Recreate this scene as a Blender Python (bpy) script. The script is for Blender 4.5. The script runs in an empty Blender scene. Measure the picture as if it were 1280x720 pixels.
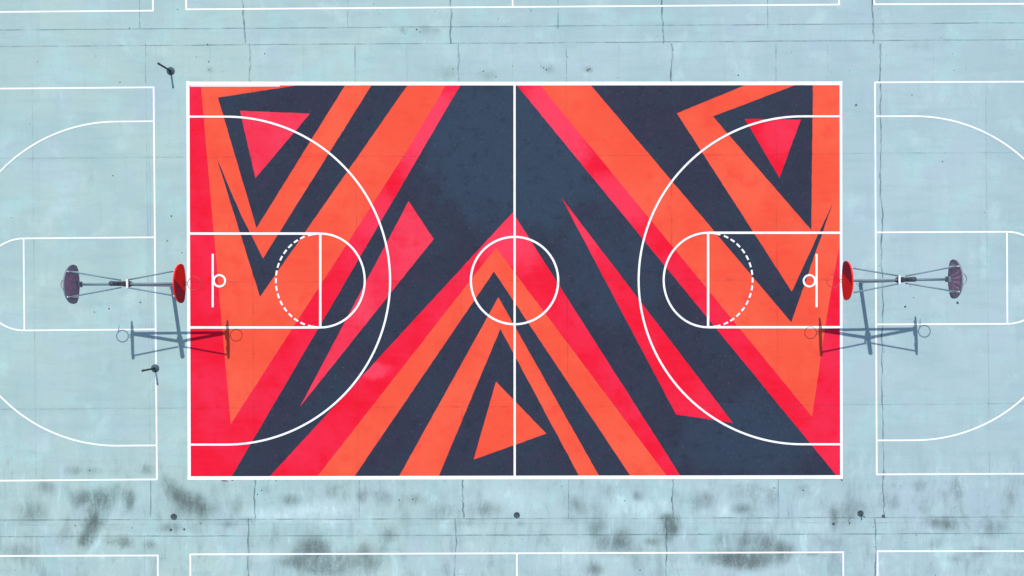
import bpy, bmesh, math, random
import numpy as np
from mathutils import Vector
from mathutils.geometry import tessellate_polygon
random.seed(7)
rng = np.random.default_rng(11)
sc = bpy.context.scene
COL = sc.collection

# ------------------------------------------------------------------ image pixel frame
# Positions are traced in image pixels, where 32 units = 1 m; the origin is the point under the drone.
PPM = 32.0
OX, OY = 670.0, 368.0
CAM_H = 30.0
def P(x, y, z=0.0):
    return Vector(((x - OX) / PPM, (OY - y) / PPM, z))

# ------------------------------------------------------------------ node helpers
def new_mat(name):
    m = bpy.data.materials.new(name)
    m.use_nodes = True
    nt = m.node_tree
    b = nt.nodes['Principled BSDF']
    return m, nt, b
def N(nt, t, **kw):
    n = nt.nodes.new(t)
    for k, v in kw.items():
        setattr(n, k, v)
    return n
def math_node(nt, op, a, b=None, c=None, clamp=False):
    n = N(nt, 'ShaderNodeMath', operation=op, use_clamp=clamp)
    for i, v in enumerate((a, b, c)):
        if v is None: continue
        if hasattr(v, 'is_output'): nt.links.new(v, n.inputs[i])
        else: n.inputs[i].default_value = v
    return n.outputs[0]
def mix_rgb(nt, fac, a, b, blend='MIX'):
    n = N(nt, 'ShaderNodeMix', data_type='RGBA', blend_type=blend)
    for sock, v in ((n.inputs[0], fac), (n.inputs[6], a), (n.inputs[7], b)):
        if hasattr(v, 'is_output'): nt.links.new(v, sock)
        elif isinstance(v, (int, float)): sock.default_value = v
        else: sock.default_value = (*v[:3], 1)
    return n.outputs[2]
def geo_pos(nt):
    return N(nt, 'ShaderNodeNewGeometry').outputs['Position']
def mapping(nt, vec, scale=(1, 1, 1), loc=(0, 0, 0), rot=(0, 0, 0)):
    n = N(nt, 'ShaderNodeMapping')
    nt.links.new(vec, n.inputs[0])
    n.inputs['Location'].default_value = loc
    n.inputs['Rotation'].default_value = rot
    n.inputs['Scale'].default_value = scale
    return n.outputs[0]
def noise(nt, vec, scale, detail=4, rough=.55, dist=0):
    n = N(nt, 'ShaderNodeTexNoise')
    nt.links.new(vec, n.inputs['Vector'])
    n.inputs['Scale'].default_value = scale
    n.inputs['Detail'].default_value = detail
    n.inputs['Roughness'].default_value = rough
    n.inputs['Distortion'].default_value = dist
    return n.outputs['Fac']
def ramp(nt, fac, lo, hi, a=0.0, b=1.0):
    n = N(nt, 'ShaderNodeMapRange', interpolation_type='SMOOTHSTEP')
    nt.links.new(fac, n.inputs[0])
    for i, v in enumerate((lo, hi, a, b)): n.inputs[1 + i].default_value = v
    return n.outputs[0]

# ------------------------------------------------------------------ materials
def mat_concrete():
    m, nt, b = new_mat('stained_concrete')
    L = nt.links
    pos = geo_pos(nt)
    sx = N(nt, 'ShaderNodeSeparateXYZ'); L.new(pos, sx.inputs[0])
    # lighting drift painted into the slab colour: greener west, bluer east
    g = ramp(nt, sx.outputs['X'], -16, 15)
    base = mix_rgb(nt, g, (.388, .525, .490), (.382, .500, .530))
    # per-slab tone
    ux = math_node(nt, 'FLOOR', math_node(nt, 'MULTIPLY', math_node(nt, 'ADD', sx.outputs['X'], 11.16), 1 / 4.1))
    uy = math_node(nt, 'FLOOR', math_node(nt, 'MULTIPLY', math_node(nt, 'ADD', sx.outputs['Y'], 9.4), 1 / 4.85))
    cv = N(nt, 'ShaderNodeCombineXYZ'); L.new(ux, cv.inputs[0]); L.new(uy, cv.inputs[1])
    wn = N(nt, 'ShaderNodeTexWhiteNoise', noise_dimensions='3D'); L.new(cv.outputs[0], wn.inputs['Vector'])
    base = mix_rgb(nt, math_node(nt, 'MULTIPLY', wn.outputs['Value'], .26), base, (.27, .40, .43))
    # broad mottling, hue drift, trowel streaks, grit
    n1 = noise(nt, pos, .28, 3, .5)
    base = mix_rgb(nt, ramp(nt, n1, .42, .64, 0, .46), base, (.30, .44, .45))
    n1b = noise(nt, mapping(nt, pos, (1, 1, 1), (31, 7, 0)), .45, 3, .6)
    base = mix_rgb(nt, ramp(nt, n1b, .48, .70, 0, .40), base, (.38, .47, .56))
    n1c = noise(nt, mapping(nt, pos, (1, 1, 1), (3, 77, 0)), .6, 3, .6)
    base = mix_rgb(nt, ramp(nt, n1c, .50, .70, 0, .45), base, (.36, .60, .58))
    n1d = noise(nt, mapping(nt, pos, (1, .8, 1), (63, 21, 0)), .75, 5, .65, .3)
    base = mix_rgb(nt, ramp(nt, n1d, .52, .72, 0, .38), base, (.50, .66, .64))
    n2 = noise(nt, mapping(nt, pos, (.5, 3.0, 1)), 1.0, 4, .6)
    base = mix_rgb(nt, ramp(nt, n2, .45, .72, 0, .28), base, (.26, .39, .41))
    n2v = noise(nt, mapping(nt, pos, (3.2, .35, 1), (4, 9, 0)), 1.0, 4, .6)
    base = mix_rgb(nt, ramp(nt, n2v, .48, .75, 0, .26), base, (.27, .41, .43))
    n3 = noise(nt, pos, 14, 4, .7)
    base = mix_rgb(nt, ramp(nt, n3, .35, .75, 0, .20), base, (.22, .33, .35))
    n4 = noise(nt, pos, 5.0, 5, .75)
    base = mix_rgb(nt, ramp(nt, n4, .66, .76, 0, .40), base, (.16, .24, .25))
    # mildew stains and washed-out patches stored on the slab
    at = N(nt, 'ShaderNodeAttribute', attribute_name='stain')
    st = at.outputs['Fac']
    ns = noise(nt, mapping(nt, pos, (1.5, .65, 1), (9, 3, 0)), 1.9, 7, .72, .6)
    nf = noise(nt, pos, 11, 4, .75)
    k = math_node(nt, 'ADD', math_node(nt, 'MULTIPLY', ramp(nt, ns, .30, .68, .14, 1), 1.2), math_node(nt, 'MULTIPLY', ramp(nt, nf, .36, .70), .40))
    fac = math_node(nt, 'MULTIPLY', st, k)
    fac = math_node(nt, 'SUBTRACT', 1.0, math_node(nt, 'EXPONENT', math_node(nt, 'MULTIPLY', math_node(nt, 'MAXIMUM', math_node(nt, 'SUBTRACT', fac, .025), 0.0), -1.75)))
    fac = math_node(nt, 'MULTIPLY', fac, .92)
    # grime that gathers in the low strip to the south of the court
    low = ramp(nt, sx.outputs['Y'], -5.2, -7.6)
    ng = noise(nt, mapping(nt, pos, (1.5, .55, 1), (17, 5, 0)), .9, 6, .72, .3)
    base = mix_rgb(nt, math_node(nt, 'MULTIPLY', low, ramp(nt, ng, .48, .72, 0, .66)), base, (.20, .28, .28))
    base = mix_rgb(nt, math_node(nt, 'MULTIPLY', low, ramp(nt, ng, .46, .28, 0, .80)), base, (.46, .66, .67))
    at2 = N(nt, 'ShaderNodeAttribute', attribute_name='washed')
    base = mix_rgb(nt, math_node(nt, 'MULTIPLY', at2.outputs['Fac'], ramp(nt, ns, .35, .65, .25, 1)), base, (.56, .72, .74))
    base = mix_rgb(nt, fac, base, (.072, .098, .094))
    L.new(base, b.inputs['Base Color'])
    b.inputs['Roughness'].default_value = .9
    b.inputs['Specular IOR Level'].default_value = .15
    bp = N(nt, 'ShaderNodeBump'); bp.inputs['Strength'].default_value = .25; bp.inputs['Distance'].default_value = .01
    L.new(n3, bp.inputs['Height']); L.new(bp.outputs[0], b.inputs['Normal'])
    return m

def mat_court_paint(name, c, c2, c3, amount=.5, wear=.10, recoat=False, pink_patches=()):
    """Rolled acrylic court paint: broad uneven coats, roller streaks, light scuffing."""
    m, nt, b = new_mat(name)
    L = nt.links
    pos = geo_pos(nt)
    n1 = noise(nt, mapping(nt, pos, (1, 1, 1), (len(name), 2.7, 0)), .35, 4, .55)
    col = mix_rgb(nt, ramp(nt, n1, .38, .66, 0, amount), c, c2)
    n2 = noise(nt, mapping(nt, pos, (1.0, 1.0, 1), (5, len(name), 0)), 1.3, 5, .65)
    col = mix_rgb(nt, ramp(nt, n2, .46, .72, 0, amount * .9), col, c3)
    n3 = noise(nt, mapping(nt, pos, (.7, 5, 1), (0, 0, 0), (0, 0, .9)), 1.2, 4, .7)
    col = mix_rgb(nt, ramp(nt, n3, .45, .8, 0, amount * .55), col, c2)
    for (x, y, rx, ry, k) in pink_patches:   # ragged pinker patches mixed over the base colour, mostly on the north half
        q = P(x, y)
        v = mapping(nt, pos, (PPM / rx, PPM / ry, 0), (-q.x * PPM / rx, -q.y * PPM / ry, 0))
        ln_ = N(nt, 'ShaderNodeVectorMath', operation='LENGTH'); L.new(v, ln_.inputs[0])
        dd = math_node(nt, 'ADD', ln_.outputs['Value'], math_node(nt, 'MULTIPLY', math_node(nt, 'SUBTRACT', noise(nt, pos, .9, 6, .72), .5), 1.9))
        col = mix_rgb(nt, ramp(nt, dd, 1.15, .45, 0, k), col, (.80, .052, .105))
    if recoat:                # a bluer second coat rolled over the middle of the court, with ragged edges
        for (x, y, rx, ry, k) in ((655, 185, 150, 125, .85), (930, 545, 110, 60, .55), (770, 340, 90, 80, .40)):
            q = P(x, y)
            v = mapping(nt, pos, (PPM / rx, PPM / ry, 0), (-q.x * PPM / rx, -q.y * PPM / ry, 0))
            ln_ = N(nt, 'ShaderNodeVectorMath', operation='LENGTH'); L.new(v, ln_.inputs[0])
            dd = math_node(nt, 'ADD', ln_.outputs['Value'], math_node(nt, 'MULTIPLY', math_node(nt, 'SUBTRACT', noise(nt, pos, .7, 6, .7), .5), 1.7))
            col = mix_rgb(nt, ramp(nt, dd, 1.05, .55, 0, k), col, (.030, .053, .086))
        nr = noise(nt, mapping(nt, pos, (1, 1, 1), (8, 8, 0)), 2.2, 6, .7)
        col = mix_rgb(nt, ramp(nt, nr, .50, .75, 0, .60), col, (.014, .018, .034))
    n4 = noise(nt, pos, 9, 5, .75)
    col = mix_rgb(nt, ramp(nt, n4, .55, .82, 0, wear), col, (.45, .50, .55))
    L.new(col, b.inputs['Base Color'])
    b.inputs['Roughness'].default_value = .8
    b.inputs['Specular IOR Level'].default_value = .1
    return m

def mat_line(name, c=(.86, .88, .89), wear=.50):
    m, nt, b = new_mat(name)
    L = nt.links
    pos = geo_pos(nt)
    n1 = noise(nt, pos, 6, 5, .75)
    col = mix_rgb(nt, ramp(nt, n1, .46, .76, 0, wear), c, (.50, .62, .64))
    n2 = noise(nt, mapping(nt, pos, (1, 1, 1), (6, 2, 0)), .9, 4, .65)
    col = mix_rgb(nt, ramp(nt, n2, .52, .75, 0, wear), col, (.50, .60, .62))
    L.new(col, b.inputs['Base Color'])
    b.inputs['Roughness'].default_value = .8
    b.inputs['Specular IOR Level'].default_value = .2
    return m

def mat_crack(name, c, lo, hi, top):
    """Joint or crack: sealant and dirt that comes and goes along its length."""
    m, nt, b = new_mat(name)
    L = nt.links
    pos = geo_pos(nt)
    n1 = noise(nt, pos, 1.1, 5, .7)
    tr = N(nt, 'ShaderNodeBsdfTransparent')
    mx = N(nt, 'ShaderNodeMixShader')
    b.inputs['Base Color'].default_value = (*c, 1)
    b.inputs['Roughness'].default_value = .95
    b.inputs['Specular IOR Level'].default_value = .05
    L.new(ramp(nt, n1, lo, hi, top * .15, top), mx.inputs[0])
    L.new(tr.outputs[0], mx.inputs[1]); L.new(b.outputs[0], mx.inputs[2])
    L.new(mx.outputs[0], nt.nodes['Material Output'].inputs[0])
    return m

def mat_metal(name, c, rough=.55, metallic=.0, dirt=(.05, .06, .06), amount=.4):
    m, nt, b = new_mat(name)
    L = nt.links
    tc = N(nt, 'ShaderNodeTexCoord').outputs['Object']
    n1 = noise(nt, tc, 7, 5, .7)
    col = mix_rgb(nt, ramp(nt, n1, .45, .75, 0, amount), c, dirt)
    L.new(col, b.inputs['Base Color'])
    b.inputs['Roughness'].default_value = rough
    b.inputs['Metallic'].default_value = metallic
    b.inputs['Specular IOR Level'].default_value = .3
    return m

M = {}
M['concrete'] = mat_concrete()
M['navy'] = mat_court_paint('slate_blue_paint', (.027, .031, .054), (.026, .040, .064), (.036, .033, .062), .85, .17, True)
M['orange'] = mat_court_paint('orange_paint', (.75, .078, .039), (.78, .105, .054), (.75, .058, .037), .80, .07)
M['crimson'] = mat_court_paint('crimson_paint', (.73, .007, .029), (.75, .022, .062), (.72, .004, .018), .85, .05, pink_patches=((535, 160, 50, 75, .75), (690, 155, 65, 70, .75), (640, 300, 60, 45, .6), (467, 463, 24, 13, .8), (775, 250, 50, 40, .45), (460, 265, 35, 40, .4), (725, 290, 35, 40, .5), (975, 170, 30, 30, .35)))
M['rose'] = mat_court_paint('rose_paint', (.74, .026, .064), (.76, .055, .098), (.73, .012, .040), .75, .05)
M['white'] = mat_line('white_line_paint')
M['pink_edge'] = mat_line('pink_ghost_line', (.84, .58, .64), .3)
M['joint'] = mat_crack('joint_dirt', (.13, .22, .245), .35, .68, .42)
M['faint_joint'] = mat_crack('faint_joint_dirt', (.17, .27, .29), .40, .72, .25)
M['ghost_joint'] = mat_crack('joint_under_paint', (.10, .06, .07), .42, .72, .22)
M['crack'] = mat_crack('crack_dirt', (.10, .17, .20), .32, .66, .56)
M['speck'] = mat_crack('speck_dirt', (.06, .095, .10), .25, .6, .85)
M['drip'] = mat_crack('paint_drips', (.22, .05, .06), .25, .6, .8)
M['steel'] = mat_metal('grey_painted_steel', (.18, .27, .32), .5)
M['pole'] = mat_metal('pale_galvanised_steel', (.36, .47, .52), .5, 0, (.22, .30, .34), .4)
M['dark_steel'] = mat_metal('dark_painted_steel', (.050, .068, .092), .55)
M['post'] = mat_metal('dark_green_post_paint', (.018, .036, .044), .5)
M['plate'] = mat_metal('base_plate_iron', (.060, .100, .125), .7)
M['cover'] = mat_metal('cast_iron_cover', (.055, .085, .100), .7)
M['white_metal'] = mat_metal('white_painted_steel', (.80, .82, .84), .5, 0, (.4, .45, .48), .3)
M['board_red'] = mat_metal('red_board_paint', (.93, .012, .014), .45, 0, (.75, .008, .012), .4)
M['board_maroon'] = mat_metal('maroon_board_paint', (.24, .010, .040), .5, 0, (.15, .008, .03), .5)
M['board_edge'] = mat_metal('board_edge_paint', (.55, .42, .45), .5)
M['board_purple'] = mat_metal('faded_purple_board_back', (.29, .225, .33), .6, 0, (.13, .12, .17), .85)
M['board_grey'] = mat_metal('grey_board_back', (.19, .23, .29), .6, 0, (.10, .12, .15), .6)
M['rim'] = mat_metal('orange_red_rim', (.55, .045, .05), .45)
M['rim_grey'] = mat_metal('weathered_rim', (.28, .30, .34), .5)
M['strand'] = mat_metal('net_chain', (.12, .14, .15), .6)

# ------------------------------------------------------------------ object helpers
def link_bm(name, bm, mats, parent=None, smooth=False):
    me = bpy.data.meshes.new(name)
    bmesh.ops.recalc_face_normals(bm, faces=bm.faces[:])
    bm.to_mesh(me); bm.free()
    if not isinstance(mats, (list, tuple)): mats = [mats]
    for mt in mats: me.materials.append(mt)
    if smooth:
        for p in me.polygons: p.use_smooth = True
    o = bpy.data.objects.new(name, me)
    COL.objects.link(o)
    if parent: o.parent = parent
    return o
def structure(o):
    o['kind'] = 'structure'; return o
def thing(name, label, cat, loc, rz=0, group=None):
    o = bpy.data.objects.new(name, None)
    o.empty_display_size = .3
    COL.objects.link(o)
    o.location = loc; o.rotation_euler = (0, 0, rz)
    o['label'] = label; o['category'] = cat
    if group: o['group'] = group
    return o
def tag(o, label, cat, group=None):
    o['label'] = label; o['category'] = cat
    if group: o['group'] = group
    return o

def add_tube(bm, a, b, r, seg=14, r2=None, cap=True):
    a, b = Vector(a), Vector(b)
    r2 = r if r2 is None else r2
    d = (b - a).normalized()
    u = d.orthogonal().normalized(); v = d.cross(u)
    ra, rb = [], []
    for i in range(seg):
        t = 2 * math.pi * i / seg
        w = u * math.cos(t) + v * math.sin(t)
        ra.append(bm.verts.new(a + w * r)); rb.append(bm.verts.new(b + w * r2))
    for i in range(seg):
        j = (i + 1) % seg
        f = bm.faces.new((ra[i], ra[j], rb[j], rb[i])); f.smooth = True
    if cap:
        bm.faces.new(list(reversed(ra))); bm.faces.new(rb)
def add_lathe(bm, prof, seg=40, origin=(0, 0, 0)):
    """prof: (radius, z) from the axis outwards/upwards; radius 0 makes a pole."""
    ox, oy, oz = origin
    rows = []
    for r, z in prof:
        if r < 1e-6: rows.append([bm.verts.new((ox, oy, oz + z))])
        else: rows.append([bm.verts.new((ox + r * math.cos(2 * math.pi * i / seg), oy + r * math.sin(2 * math.pi * i / seg), oz + z)) for i in range(seg)])
    for p, q in zip(rows, rows[1:]):
        for i in range(seg):
            j = (i + 1) % seg
            if len(p) == 1 and len(q) == 1: continue
            if len(p) == 1: f = bm.faces.new((p[0], q[i], q[j]))
            elif len(q) == 1: f = bm.faces.new((p[i], p[j], q[0]))
            else: f = bm.faces.new((p[i], p[j], q[j], q[i]))
            f.smooth = True
def add_box(bm, c, s, bevel=0.0):
    r = bmesh.ops.create_cube(bm, size=1)
    vs = r['verts']
    bmesh.ops.scale(bm, vec=s, verts=vs)
    bmesh.ops.translate(bm, vec=c, verts=vs)
    if bevel:
        es = list({e for v in vs for e in v.link_edges})
        bmesh.ops.bevel(bm, geom=es, offset=bevel, segments=2, affect='EDGES')
def add_torus(bm, c, R, r, seg=36, ring=8):
    c = Vector(c); g = []
    for i in range(seg):
        t = 2 * math.pi * i / seg
        row = []
        for k in range(ring):
            s = 2 * math.pi * k / ring
            row.append(bm.verts.new(c + Vector(((R + r * math.cos(s)) * math.cos(t), (R + r * math.cos(s)) * math.sin(t), r * math.sin(s)))))
        g.append(row)
    for i in range(seg):
        for k in range(ring):
            f = bm.faces.new((g[i][k], g[(i + 1) % seg][k], g[(i + 1) % seg][(k + 1) % ring], g[i][(k + 1) % ring])); f.smooth = True

# flat painted work: every stroke of one mesh gets its own half-millimetre so no two faces share a plane
class Paint:
    def __init__(self, z0, dz=.0004):
        self.bm = bmesh.new(); self.z = z0; self.dz = dz
    def lift(self):
        self.z += self.dz; return self.z
    def poly(self, pts, mi=0, wob=.22):
        z = self.lift()
        q = []
        for (x0, y0), (x1, y1) in zip(pts, pts[1:] + pts[:1]):   # hand-masked edges: a few millimetres of wander
            n = max(1, int(math.hypot(x1 - x0, y1 - y0) / 5))
            for i in range(n):
                w = 0 if i == 0 else wob
                q.append((x0 + (x1 - x0) * i / n + random.uniform(-w, w), y0 + (y1 - y0) * i / n + random.uniform(-w, w)))
        vs = [self.bm.verts.new(P(x, y, z)) for x, y in q]
        for t in tessellate_polygon([[v.co.copy() for v in vs]]):
            f = self.bm.faces.new([vs[i] for i in t]); f.material_index = mi
    def strip(self, pts, w, closed=False, mi=0, widths=None):
        z = self.lift()
        q = [Vector((x, y)) for x, y in pts]
        n = len(q); rows = []
        for i in range(n):
            if closed: a, b = q[i - 1], q[(i + 1) % n]
            else: a, b = q[max(i - 1, 0)], q[min(i + 1, n - 1)]
            d0 = (q[i] - a); d1 = (b - q[i])
            if d0.length < 1e-6: d0 = d1
            if d1.length < 1e-6: d1 = d0
            d0.normalize(); d1.normalize()
            t = (d0 + d1).normalized(); nn = Vector((-t.y, t.x))
            k = max(.35, nn.dot(Vector((-d0.y, d0.x))))
            ww = (widths[i] if widths else w) / 2 / k
            l, r = q[i] + nn * ww, q[i] - nn * ww
            rows.append((self.bm.verts.new(P(l.x, l.y, z)), self.bm.verts.new(P(r.x, r.y, z))))
        rng_ = range(n) if closed else range(n - 1)
        for i in rng_:
            a, b = rows[i], rows[(i + 1) % n]
            f = self.bm.faces.new((a[0], a[1], b[1], b[0])); f.material_index = mi
    def done(self, name, mats):
        bm = self.bm
        for f in bm.faces:
            f.normal_update()
            if f.normal.z < 0: f.normal_flip()
        me = bpy.data.meshes.new(name)
        bm.to_mesh(me); bm.free()
        for mt in (mats if isinstance(mats, (list, tuple)) else [mats]): me.materials.append(mt)
        o = bpy.data.objects.new(name, me); COL.objects.link(o)
        return structure(o)
def arc(cx, cy, r, a0, a1, n=64, ry=None):
    ry = r if ry is None else ry
    return [(cx + r * math.cos(a0 + (a1 - a0) * i / n), cy + ry * math.sin(a0 + (a1 - a0) * i / n)) for i in range(n + 1)]
PI = math.pi

# ------------------------------------------------------------------ ground: one sheet out to the horizon
STAINS = [  # x, y, rx, ry, rotation, strength
 (114,626,15,10,0,.75),(132,625,11,11,-.6,.75),(117,647,9,14,.3,.8),(106,676,7,8,0,1.),(114,661,8,14,.35,.85),(100,622,9,9,0,.35),
 (160,625,6,9,0,.9),(155,678,8,6,0,.75),(187,681,7,6,0,.4),(143,676,10,5,0,.3),(148,612,10,8,0,.3),
 (210,604,9,8,.3,.5),(220,618,10,8,.5,.85),(236,628,13,9,.5,1.),(253,637,6,8,0,.7),(226,640,12,8,0,.3),(246,622,10,8,0,.4),
 (182,587,9,6,0,.4),(91,588,9,5,0,.35),(118,588,9,4,0,.25),(212,660,12,5,0,.4),(243,660,12,6,0,.2),(144,590,5,5,0,.2),
 (297,630,6,10,0,.35),(270,635,7,7,0,.25),(284,655,8,4,0,.25),(365,626,9,5,0,.3),(312,650,8,3,0,.35),
 (397,688,12,15,0,.85),(370,702,11,8,0,.8),(405,709,20,9,0,.75),(384,686,12,10,0,.5),(432,700,15,10,0,.5),(455,688,10,9,0,.45),(462,705,12,9,0,.45),(352,702,9,5,0,.35),
 (487,669,9,10,0,.4),(361,624,10,7,0,.35),(415,612,9,8,0,.3),(452,620,6,8,0,.45),(480,622,11,9,0,.28),(520,625,11,6,0,.35),(552,640,13,10,0,.35),(607,637,15,9,0,.42),(480,690,6,14,0,.3),(590,655,18,5,0,.15),
 (745,660,10,10,0,.6),(755,680,11,9,0,.55),(777,677,10,12,0,.85),(722,632,7,10,-.6,.4),(797,620,5,5,0,.55),(840,658,7,9,0,1.2),(834,647,9,4,0,.7),(833,668,6,11,0,.5),
 (882,625,9,8,0,.42),(870,628,14,9,0,.25),(902,675,10,9,0,.4),(930,676,9,9,0,.5),(915,698,28,8,0,.85),(741,712,11,6,0,.6),(815,677,9,4,0,.45),(927,637,9,4,0,.4),(760,612,12,8,0,.22),(650,655,9,4,0,.2),(712,648,9,5,0,.2),
 (955,680,15,10,0,.7),(945,700,22,9,0,1.),(980,688,9,9,0,.95),(915,701,14,6,0,.7),(935,708,14,6,0,.5),
 (1042,648,4,12,0,.8),(1057,645,12,12,0,.5),(1072,636,14,9,0,.25),(927,635,9,6,0,.45),(924,615,12,8,0,.25),(965,622,7,11,0,.35),(1003,612,9,8,0,.25),
 (1185,655,8,7,0,.85),(1167,653,9,6,0,.5),(1196,610,7,11,0,.5),(1150,608,8,6,0,.3),(1112,627,10,11,0,.32),(1170,680,12,6,0,.28),(1012,692,9,2.5,0,.55),(1040,678,14,5,0,.2),(1190,698,12,4,0,.2),
 (112,225,6,5,0,.35),(152,250,11,7,0,.18),(100,150,14,9,0,.12),(140,455,8,6,0,.15),(135,330,8,4,0,.12),(975,120,6,4,0,.14),(1160,232,9,5,0,.10),(1150,58,20,6,0,.12),
 (505,37,5,4,0,.35),(531,37,6,5,0,.3),(545,38,5,3,0,.25),(560,92,14,8,0,.18),(610,95,12,6,0,.20),(684,86,8,5,0,.25),(736,87,5,3,0,.5),(262,87,4,3,0,.35),
 (40,640,16,12,0,.5),(20,690,12,9,0,.35),(58,610,10,7,0,.3),(1240,660,14,9,0,.45),(1262,622,9,10,0,.3),(1225,690,12,6,0,.3),
]
WASHED = [(400,637,45,9,0,.8),(350,647,30,6,0,.6),(415,653,18,4,0,.8),(320,642,20,6,0,.4),(800,635,28,11,0,.45),(770,640,20,9,0,.3),(905,640,10,12,0,.7),(870,650,16,6,0,.4),
 (962,650,6,4,0,.7),(640,622,40,12,0,.3),(950,712,40,7,0,.6),(1020,655,30,9,0,.35),(700,700,30,9,0,.3),(330,695,20,9,0,.3),(185,612,10,20,0,.3),(125,640,3,3,0,.2),(640,70,60,14,0,.2),(560,60,40,10,0,.15),(860,60,80,14,0,.12)]
def blobs(X, Y, L):
    S = np.zeros_like(X)
    for x, y, rx, ry, a, s in L:
        c, q = math.cos(a), math.sin(a)
        u = ((X - x) * c + (Y - y) * q) / rx
        v = (-(X - x) * q + (Y - y) * c) / ry
        d = u * u + v * v
        S = S + s * np.exp(-d * .85) * (1 - S * .35)
    return np.clip(S, 0, 1.15)
gx = np.concatenate([[-3e5, -9000, -2400, -1000, -300], np.arange(-40, 1321, 3.2), [1600, 2400, 4000, 11000, 3e5]])
gy = np.concatenate([[-3e5, -9000, -2400, -900, -200], np.arange(-20, 121, 3.2), np.arange(140, 560, 20), np.arange(570, 741, 3.2), [900, 1600, 3200, 9000, 3e5]])
GX, GY = np.meshgrid(gx, gy)
ST = blobs(GX, GY, STAINS); WA = blobs(GX, GY, WASHED)
nx, ny = len(gx), len(gy)
V = np.stack([(GX.ravel() - OX) / PPM, (OY - GY.ravel()) / PPM, np.zeros(nx * ny)], 1)
idx = np.arange(nx * ny).reshape(ny, nx)
F = np.stack([idx[:-1, :-1].ravel(), idx[1:, :-1].ravel(), idx[1:, 1:].ravel(), idx[:-1, 1:].ravel()], 1)
me = bpy.data.meshes.new('ground')
me.from_pydata(V.tolist(), [], F.tolist())
for nm, A in (('stain', ST), ('washed', WA)):
    at = me.attributes.new(nm, 'FLOAT', 'POINT'); at.data.foreach_set('value', A.ravel().astype(np.float32))
me.materials.append(M['concrete'])
ground = bpy.data.objects.new('ground', me); COL.objects.link(ground); structure(ground)

# ------------------------------------------------------------------ joints and cracks in the slabs
jt = Paint(.0008, .00004)
def hjoint(yl, yr, w, mi, x0=-40, x1=1320, wob=.25):
    n = 60
    pts = [(x0 + (x1 - x0) * i / n, yl + (yr - yl) * ((x0 + (x1 - x0) * i / n) - 81) / 1121 + random.uniform(-wob, wob)) for i in range(n + 1)]
    jt.strip(pts, w, mi=mi)
def vjoint(x0, y0, x1, y1, w, mi, wob=.2, n=None):
    n = n or max(4, int(abs(y1 - y0) / 9))
    dx = 0; pts = []; ws = []
    for i in range(n + 1):
        t = i / n
        dx = dx * .72 + random.uniform(-wob, wob)
        pts.append((x0 + (x1 - x0) * t + dx, y0 + (y1 - y0) * t)); ws.append(w * random.uniform(.6, 1.25))
    jt.strip(pts, w, mi=mi, widths=ws)
for yl, yr, w, mi in ((37,29,1.4,0),(57.5,50,1.5,0),(650,646.5,1.5,0),(670.5,667,1.6,0)):
    hjoint(yl, yr, w, mi)
for yl, yr, w in ((197.5,191,1.5),(511,505,1.5),(656,653,.9)):
    hjoint(yl, yr, w, 2)
CR = [(305,313,319,310),(564,574,579,569),(829,840,841,833),(1092,1101,1104,1094)]
for a, b, c, d in CR:
    vjoint(a - 1.5, -20, a, 54.5, 2.0, 1, .95, 18)
    vjoint(b - .5, 54.5, b, 103, 2.0, 1, .95, 12)
    vjoint(c, 598, c + .5, 648, 1.9, 1, 1.0, 14)
    vjoint(d, 648, d + .4, 740, 1.9, 1, 1.0, 18)
vjoint(1101, 103, 1104, 598, 1.8, 1, .95, 80)
for a, b, c, d in ((174.5,182,188.5,180.5),(434.5,444,449,440),(697.5,708,710.5,701),(959.5,970,973,964)):
    vjoint(a, -20, a, 36, 1.4, 0); vjoint(b, 55, b, 103, 1.4, 0)
    vjoint(c, 598, c, 648, 1.4, 0); vjoint(d, 669, d, 740, .9, 2)
for x in (262, 379, 508, 640, 773, 905, 1034, 1166):
    vjoint(x, 55, x + 1, 103, .8, 2)
vjoint(182.5, 103, 188, 598, 1.1, 2); vjoint(186.5, 170, 191, 500, .8, 2)
for x in (40, -90, 1232, 1360):
    vjoint(x, 103, x + 5, 598, 1.1, 2)
jt.done('ground_joints', [M['joint'], M['crack'], M['faint_joint']])

# small dirt specks and drips of mural paint lying on the slab
sp = Paint(.0022, .00004)
def speck(x, y, r, mi=0, sx=1):
    n = 9; a0 = random.random() * 6
    sp.poly([(x + sx * r * random.uniform(.6, 1.15) * math.cos(a0 + 2 * PI * i / n), y + r * random.uniform(.6, 1.15) * math.sin(a0 + 2 * PI * i / n)) for i in range(n)], mi)
for x, y, r in ((259.5,55.5,1.1),(331,67,1),(162,35.5,1.1),(150,103,1),(261,77,1.1),(261.5,87,1.2),(923,94,1.3),(734.5,87.5,1.6),(737,86.5,1.3),(683,87,1.2),(679.5,84.5,1),(1070,131.5,2),
                (1140,119,.9),(1178,202,1.2),(214,270,1.3),(209,301,1.2),(227.5,316,1),(141,219.5,1),(112,588,1.2),(165,660,.9),(251,654,1.2),(322,618,1),(327,613,1),(566,86,1),(604,89,1),(620,96,.9),
                (1131.5,383.5,1.6),(1197,378.5,1.9),(1142,372,.9),(1138,358,.8),(118,390,1),(175.5,378,1.2),(1105,440,.8),(702,608,1.1),(781,626,1),(800,713,1.2),(1062,654,1.3),(1042,655,2),(968,610,1),(1004,613,1.2),(521,37,1.3),(525,40,1),(499,625,1.1),(516,624,1),(136,678,.9),(94,657,1)):
    speck(x, y, r)
for i in range(150):
    x, y = random.uniform(0, 1280), random.choice([random.uniform(0, 100), random.uniform(600, 720), random.uniform(0, 720)])
    if 230 < x < 1058 and 98 < y < 602: continue
    speck(x, y, random.uniform(.3, .75))
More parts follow.
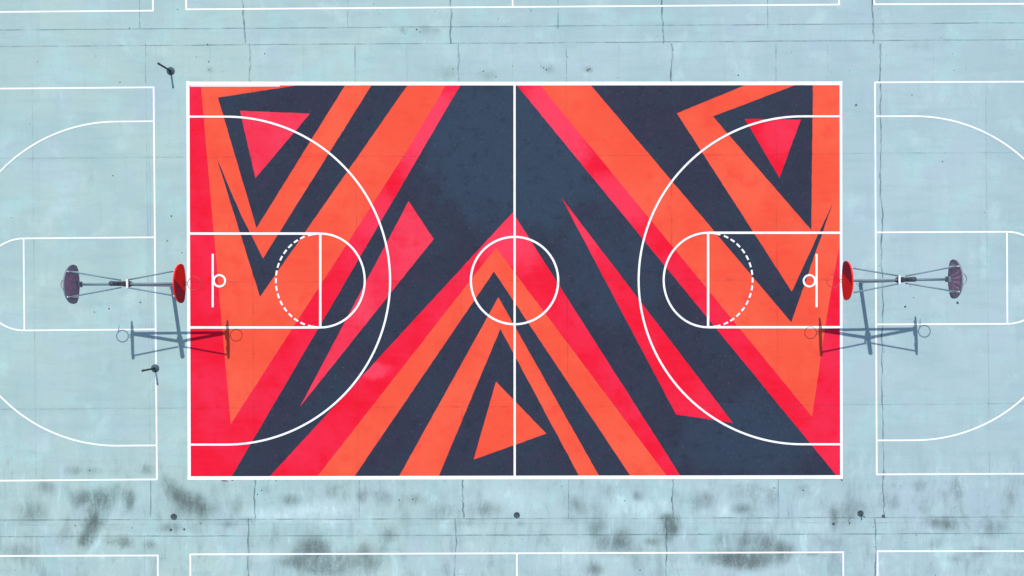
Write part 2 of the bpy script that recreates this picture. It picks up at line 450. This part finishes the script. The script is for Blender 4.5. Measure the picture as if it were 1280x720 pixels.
for x, y, r, s in ((280,600.5,1.8,1.8),(290.5,599.6,1.3,1.2),(284,601.8,1,1),(1052,600,1.7,.8),(136.5,386,1.5,.7),(1053.5,597.5,1,1),(345,601,.7,2)):
    speck(x, y, r, 1, s)
sp.done('ground_specks', [M['speck'], M['drip']])

# ------------------------------------------------------------------ the mural
mu = Paint(.004, .0003)
NAVY, CRIM, ORNG, ROSE = 0, 1, 2, 3
mu.poly([(235,104),(1051.5,104),(1052,597),(236,597.5)], NAVY)
# every pale coat is rolled past its neighbour, the upper coat makes the edge
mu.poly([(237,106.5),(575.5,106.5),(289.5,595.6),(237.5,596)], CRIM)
mu.poly([(251,106.5),(288.5,530),(511,185),(557,106.5)], ORNG)
mu.poly([(509.5,106.5),(325,371),(270.5,196.5),(300.5,267),(328.8,323),(464.5,106.5)], NAVY)
mu.poly([(272.5,122),(320.6,285),(431.5,106.5),(372,106.5)], NAVY)
mu.poly([(300,138.5),(387.5,142),(319.3,222.7)], ROSE)
mu.poly([(510.7,251.5),(542.2,298.8),(375.3,508)], ROSE)
# centre chevrons
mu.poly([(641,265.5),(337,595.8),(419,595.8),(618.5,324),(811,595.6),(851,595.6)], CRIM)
mu.poly([(620,309.5),(396.5,595.8),(442.7,595.8),(617.5,339.5),(788.5,595.6),(834,595.6)], ORNG)
mu.poly([(623,371.5),(498.6,595.8),(548.2,595.8),(625.5,411),(724.3,595.6),(749.2,595.6)], ORNG)
mu.poly([(620,477),(592,574.5),(683,542)], ORNG)
# right half
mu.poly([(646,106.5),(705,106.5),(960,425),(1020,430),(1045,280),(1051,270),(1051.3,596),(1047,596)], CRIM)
mu.poly([(675,106.5),(1015,521),(1026,446),(1031,410),(1038,368),(1051,297),(1051,254),(1041,253.5),(989,403),(738.5,106.5)], ORNG)
mu.poly([(846,141.7),(931.5,106.5),(994,106.5),(891,145.6),(1014,287.5),(1016,106.5),(1051,106.5),(1051,255.5),(1041,253.5),(989.6,364.5)], ORNG)
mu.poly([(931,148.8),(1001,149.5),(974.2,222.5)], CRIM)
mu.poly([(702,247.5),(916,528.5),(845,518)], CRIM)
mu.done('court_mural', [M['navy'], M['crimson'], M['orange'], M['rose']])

gj = Paint(.0108, .00004)
for (y0, y1) in ((196.6, 193), (510, 506.5), (352.5, 349.5)):
    gj.strip([(239 + 810 * i / 60, y0 + (y1 - y0) * i / 60 + random.uniform(-.3, .3)) for i in range(61)], 1.4)
for x, a, w in ((316, .6, 1.7), (446, .2, 1.3), (577, .6, 1.7), (709, .2, 1.3), (840, .6, 1.7), (971, .2, 1.3)):
    dx = 0; pts = []
    for i in range(71):
        dx = dx * .75 + random.uniform(-a, a)
        pts.append((x + dx + 3 * (i / 70 - .5), 107.5 + 486 * i / 70))
    gj.strip(pts, w)
gj.done('ground_joints', [M['ghost_joint']])

# ------------------------------------------------------------------ white lines of the painted court
ln = Paint(.0120, .0003)
# ghost of an older, pinkish boundary inside the fresh one
ln.strip([(238,107.7),(300,107.8),(350,107.5)], 1.7, mi=1)
ln.strip([(235,101.5),(236.7,599.6)], 3.9)
ln.strip([(1051,101.5),(1051.7,598.6)], 3.2)
ln.strip([(233,104.5),(643,104.6),(1052.8,104.2)], 4.6)
ln.strip([(234.6,597.6),(643,596.8),(1053.4,596.2)], 4.5)
ln.strip([(643.2,105.5),(643.4,595.2)], 2.7)
ln.strip(arc(643.2,350.7,54.6,0,2*PI,72)[:-1], 2.6, closed=True)
def key(xb, xf, s, yt, yb):
    cy = (yt + yb) / 2; r = (yb - yt) / 2
    ln.strip([(xb, yt), (xf, yt)], 2.9); ln.strip([(xb, yb), (xf, yb)], 2.9)
    ln.strip([(xf, yt), (xf, yb)], 2.9)
    a = [(xf + s * 55.5 * math.cos(t), cy + r * math.sin(t)) for t in [(-PI/2 - .28) + (PI + .56) * i / 72 for i in range(73)]]
    ln.strip(a, 2.5)
    for k in range(15):                                   # dashed half inside the lane
        t0 = PI/2 + .33 + (PI - .66) * (k + .16) / 15; t1 = PI/2 + .33 + (PI - .66) * (k + .80) / 15
        ln.strip([(xf + s * 55.5 * math.cos(t0 + (t1 - t0) * i / 3), cy + r * math.sin(t0 + (t1 - t0) * i / 3)) for i in range(4)], 2.2)
key(237, 400.5, 1, 292, 409.3)
key(1051, 885, -1, 291, 409)
def three(xb, cx, cy, r, s):
    pts = [(xb, cy - r)] + [(cx + s * r * math.sin(t), cy - r * math.cos(t)) for t in [PI * i / 90 for i in range(91)]] + [(xb, cy + r)]
    ln.strip(pts, 2.5)
three(237, 283, 350.8, 204.8, 1)
three(1051, 1003, 350.4, 204.8, -1)
for x, cx in ((266.2, 274.6), (1020.4, 1011.4)):
    ln.strip([(x, 317.5), (x, 384)], 2.6)
    ln.strip(arc(cx, 351, 7.1, 0, 2*PI, 36)[:-1], 2.4, closed=True)
ln.done('painted_court_lines', [M['white'], M['pink_edge']])

# ------------------------------------------------------------------ the bare courts round it: lines only
def plain_court(anchor, ax, ay, rot):
    """anchor = known corner or edge point; ax, ay = where it sits in the court (-1..1)."""
    HL, HW = 408.0, 245.0
    c, s = math.cos(rot), math.sin(rot)
    def T(u, v):
        du, dv = u - ax * HL, v - ay * HW
        return (anchor[0] + du * c - dv * s, anchor[1] + du * s + dv * c)
    b = Paint(.0040, .0003)
    w = 2.05
    b.strip([T(-HL - w/2, -HW), T(HL + w/2, -HW)], w); b.strip([T(-HL - w/2, HW), T(HL + w/2, HW)], w)
    b.strip([T(-HL, -HW), T(-HL, HW)], w); b.strip([T(HL, -HW), T(HL, HW)], w); b.strip([T(0, -HW), T(0, HW)], w)
    b.strip([T(*p) for p in arc(0, 0, 54.6, 0, 2*PI, 60)[:-1]], w, closed=True)
    for e in (-1, 1):
        b.strip([T(e * HL, -57.5), T(e * (HL - 164), -57.5)], w); b.strip([T(e * HL, 57.5), T(e * (HL - 164), 57.5)], w)
        b.strip([T(e * (HL - 164), -57.5), T(e * (HL - 164), 57.5)], w)
        b.strip([T(e * (HL - 164) - e * 55 * math.sin(t), -57.5 * math.cos(t)) for t in [PI * i / 40 for i in range(41)]], w)
        b.strip([T(e * HL, -202.5)] + [T(e * (HL - 48) - e * 202.5 * math.sin(t), -202.5 * math.cos(t)) for t in [PI * i / 80 for i in range(81)]] + [T(e * HL, 202.5)], w)
    return b.done('court_lines', [M['white']])
plain_court((194.2, 354.2), 1, 0, -.0085)
plain_court((1094.8, 348.0), -1, 0, -.0045)
plain_court((640.8, 8.8), 0, 1, -.0073)
plain_court((646.0, 691.6), 0, -1, -.0032)
plain_court((191.3, 13.4), 1, 1, -.0085)
plain_court((1092.8, 5.4), -1, 1, -.003)
plain_court((197.3, 694.3), 1, -1, -.003)
plain_court((1096.8, 689.0), -1, -1, -.001)

# ------------------------------------------------------------------ double-sided basketball stands
Z0 = 2.97            # underside of the boards
def fan_outline():
    pts = [(-.20, 0), (.20, 0), (.52, .075), (.645, .16)]
    for i in range(17):
        t = PI * i / 16
        pts.append((.685 * math.cos(t), .31 + .58 * math.sin(t)))
    pts += [(-.645, .16), (-.52, .075)]
    return pts
def backboard(parent, x, s, two_tone):
    """Fan board standing across the arm at x, facing s along X."""
    bm = bmesh.new()
    out = fan_outline(); t = .05
    fx, bx = x + s * t / 2, x - s * t / 2
    def loop(xx, k=1.0):
        return [bm.verts.new((xx, s * y * k, Z0 + .40 + (z - .40) * k)) for y, z in out]
    front, back = loop(fx), loop(bx)
    n = len(out)
    for i in range(n):
        j = (i + 1) % n
        f = bm.faces.new((front[i], front[j], back[j], back[i])); f.material_index = 2
    ff = bm.faces.new(front); ff.material_index = 0
    # back: an outer lip and a dished middle of pressed ribs
    inn = [bm.verts.new((bx + s * .018, s * y * .93, Z0 + .40 + (z - .40) * .91)) for y, z in out]
    for i in range(n):
        j = (i + 1) % n
        f = bm.faces.new((back[i], back[j], inn[j], inn[i])); f.material_index = 4
    hub = bm.verts.new((bx - s * .02, 0, Z0 + .10))
    mids = [bm.verts.new((bx + s * (.012 if k % 2 else -.014), s * y * .55, Z0 + .10 + (z * .92 + .03 - .10) * .55)) for k, (y, z) in enumerate(out)]
    for i in range(n):
        j = (i + 1) % n
        f = bm.faces.new((inn[i], inn[j], mids[j], mids[i])); f.material_index = 4 if abs(out[i][0]) > .52 else 3
        f = bm.faces.new((mids[i], mids[j], hub)); f.material_index = 3
    if two_tone:
        bmesh.ops.recalc_face_normals(bm, faces=bm.faces[:])
        a, b = Vector((fx, s * .17, Z0 + .89)), Vector((fx, s * -.30, Z0 + .05))
        d = b - a
        no = d.cross(Vector((1, 0, 0))).normalized()
        g = [ff] + list(ff.edges) + list(ff.verts)
        bmesh.ops.bisect_plane(bm, geom=g, plane_co=a, plane_no=no)
        for f in bm.faces:
            c = f.calc_center_median()
            if f.material_index == 0 and abs(c.x - fx) < 1e-4:
                yb = a.y + (b.y - a.y) * (a.z - c.z) / (a.z - b.z)
                f.material_index = 1 if (c.y - yb) * s < 0 else 0
    mats = ([M['board_red'], M['board_maroon'], M['board_red'], M['board_purple'], M['board_grey']] if two_tone else
            [M['board_grey'], M['board_grey'], M['board_grey'], M['board_purple'], M['board_grey']])
    bo = link_bm('backboard', bm, mats, parent)
    # white mounting straps on the back
    for y in (-.435, .435):
        st = bmesh.new()
        add_box(st, (bx - s * .022, y, Z0 + .44), (.028, .05, .62), .006)
        link_bm('strap', st, M['white_metal'], bo)
    bo['label'] = 'red and maroon fan backboard' if two_tone else 'purple grey fan backboard'
    return bo
def hoop_rim(parent, x, s, mat, strand):
    bm = bmesh.new()
    cx = x + s * (.025 + .10 + .2286)
    add_torus(bm, (cx, 0, 3.05), .2286, .018 if strand else .0125)
    for y in (-.06, .06):                                  # goose-neck bracket
        add_tube(bm, (x + s * .03, y, 3.04), (cx - s * .2286, y * .6, 3.05), .011, 8)
    add_box(bm, (x + s * .034, 0, 3.06), (.016, .15, .12), .003)
    r = link_bm('rim', bm, mat, parent)
    if strand:                                             # what is left of the net
        st = bmesh.new()
        for a in (2.2, 2.5):
            q = Vector((cx + .2286 * math.cos(a), .2286 * math.sin(a), 3.045))
            p = q
            for i in range(5):
                w = p + Vector((random.uniform(-.02, .03), random.uniform(-.025, .02), -.075))
                add_tube(st, p, w, .011, 6); p = w
        link_bm('net_strand', st, M['strand'], r)
def hoop_stand(label, loc, rz, court_side):
    t = thing('basketball_stand', label, 'basketball hoop', loc, rz, 'double basketball stands between the courts')
    bm = bmesh.new()
    add_tube(bm, (0, 0, 0), (0, 0, 3.10), .074, 20)
    add_tube(bm, (0, 0, 0), (0, 0, .03), .16, 24)
    link_bm('pole', bm, M['pole'], t)
    bm = bmesh.new()
    add_tube(bm, (0, 0, 3.52), (0, 0, 4.28), .082, 20); add_lathe(bm, [(.088, 4.28), (.088, 4.30), (.06, 4.325), (0, 4.335)], 20)
    link_bm('pole_top', bm, M['dark_steel'], t)
    bm = bmesh.new()
    add_tube(bm, (0, 0, 3.10), (0, 0, 3.52), .094, 20); add_tube(bm, (0, 0, 3.20), (0, 0, 3.225), .118, 20)
    link_bm('sleeve', bm, M['dark_steel'], t)
    bm = bmesh.new()
    add_box(bm, (court_side * .132, 0, 3.53), (.068, .31, .055), .006)
    link_bm('cross_bar', bm, M['white_metal'], t)
    D = 1.87
    for s in (-1, 1):
        two = (s == court_side)
        bm = bmesh.new()
        add_tube(bm, (s * .07, 0, 2.89), (s * (D - .03), 0, 2.89), .046, 14)
        add_box(bm, (s * (D - .055), 0, 3.02), (.05, .20, .28), .006)
        link_bm('arm', bm, M['steel'], t)
        bm = bmesh.new()
        add_tube(bm, (s * .06, 0, 3.42), (s * (D - .10), 0, 2.97), .036, 10)
        link_bm('brace', bm, M['steel'], t)
        for y in (-1, 1):
            bm = bmesh.new()
            add_tube(bm, (s * .09, y * .125, 3.52), (s * (D - .06), y * .435, 3.55), .027, 10)
            link_bm('strut', bm, M['steel'], t)
        backboard(t, s * D, s, two)
        hoop_rim(t, s * D, s, M['rim'] if two else M['rim_grey'], not two)
    return t
hoop_stand('grey double-sided basketball stand west of the painted court, near the two short dark posts', P(215, 356.3), math.radians(.45), 1)
hoop_stand('grey double-sided basketball stand east of the painted court, beside a long crack in the concrete', P(1075, 351.8), math.radians(.8), -1)

# ------------------------------------------------------------------ short posts
def short_post(label, loc, h):
    t = thing('short_post', label, 'post', loc, random.random(), 'short dark posts on round plates')
    bm = bmesh.new()
    add_lathe(bm, [(.158, 0), (.158, .018), (.146, .032), (.07, .036), (.064, .06), (.046, .065)], 40)
    pl = link_bm('base_plate', bm, M['plate'], t)
    bm = bmesh.new()
    add_tube(bm, (0, 0, .03), (0, 0, h - .09), .036, 18)
    link_bm('shaft', bm, M['post'], t)
    bm = bmesh.new()
    add_lathe(bm, [(.036, h - .09), (.044, h - .085), (.044, h - .015), (.030, h), (0, h + .004)], 20)
    link_bm('cap', bm, M['post'], t)
short_post('short dark post on a round plate by the north-west corner of the painted court', P(213.4, 88.8), 1.0)
short_post('short dark post on the end line of the bare west court, below the hoop stand', P(194, 460.3), .98)

# ------------------------------------------------------------------ round covers along the south gap
def floor_cover(label, loc, peg=False):
    t = thing('floor_cover', label, 'floor cover', loc, random.random(), 'round covers in a row below the painted court')
    bm = bmesh.new()
    add_lathe(bm, [(.122, 0), (.122, .016), (.112, .022), (.098, .022), (.094, .017), (0, .019)], 40)
    link_bm('lid', bm, M['cover'], t)
    bm = bmesh.new()
    add_box(bm, (0, 0, .026), (.085, .02, .016), .004)
    link_bm('lid_grip', bm, M['plate'], t)
    if peg:
        bm = bmesh.new()
        add_tube(bm, (.02, -.05, .015), (.02, -.05, .29), .022, 12); add_lathe(bm, [(.027, .29), (.03, .30), (.02, .32), (0, .325)], 14, (.02, -.05, 0))
        link_bm('peg', bm, M['plate'], t)
floor_cover('round dark floor cover beside the blackish stain below the court\'s left corner', P(217.3, 645.8))
floor_cover('round dark floor cover below the middle of the court, on clean concrete', P(646, 643.9))
floor_cover('round dark floor cover with a short peg, near the crack at right', P(1075.5, 641.7), True)
def plug(label, x, y, r):
    bm = bmesh.new()
    add_lathe(bm, [(r, 0), (r, .012), (r * .8, .02), (0, .022)], 18)
    o = link_bm('anchor_plug', bm, M['cover'])
    o.location = P(x, y)
    tag(o, label, 'anchor plug', 'small anchor plugs set in the concrete')
plug('tiny dark plug directly below the left round floor cover', 213.7, 662.2, .05)
plug('tiny dark plug to the lower right of the left round floor cover', 230.3, 661.6, .042)
plug('tiny dark plug at the foot of the long crack, right of the pegged cover', 1104, 645, .06)

# ------------------------------------------------------------------ light
d = Vector((.145 * .656, -.989 * .656, -1.0))
sun = bpy.data.lights.new('sun', 'SUN')
sun.energy = 3.65; sun.angle = math.radians(.55); sun.color = (1.0, .955, .90)
so = bpy.data.objects.new('sun', sun); COL.objects.link(so)
so.rotation_euler = d.to_track_quat('-Z', 'Y').to_euler(); so.location = (0, 0, 60)
el = math.atan2(1.0, .656); az = math.atan2(-d.x, -d.y)
w = bpy.data.worlds.new('World'); sc.world = w; w.use_nodes = True
nt = w.node_tree
sky = nt.nodes.new('ShaderNodeTexSky'); sky.sky_type = 'NISHITA'; sky.sun_disc = False
sky.sun_elevation = el; sky.sun_rotation = az % (2 * PI)
bg = nt.nodes['Background']; bg.inputs['Strength'].default_value = .13
nt.links.new(sky.outputs[0], bg.inputs['Color'])

# ------------------------------------------------------------------ camera: a drone looking straight down
cam = bpy.data.cameras.new('camera'); co = bpy.data.objects.new('camera', cam); COL.objects.link(co)
co.location = (0, 0, CAM_H); co.rotation_euler = (0, 0, 0)
cam.sensor_width = 36; cam.lens = 36 * CAM_H / (1280 / PPM)
cam.shift_x = (640 - OX) / 1280; cam.shift_y = (OY - 360) / 1280
cam.clip_start = .5; cam.clip_end = 20000
sc.camera = co
vs = sc.view_settings
vs.view_transform = 'Standard'; vs.look = 'None'; vs.exposure = 0.0; vs.gamma = 1; vs.use_curve_mapping = False
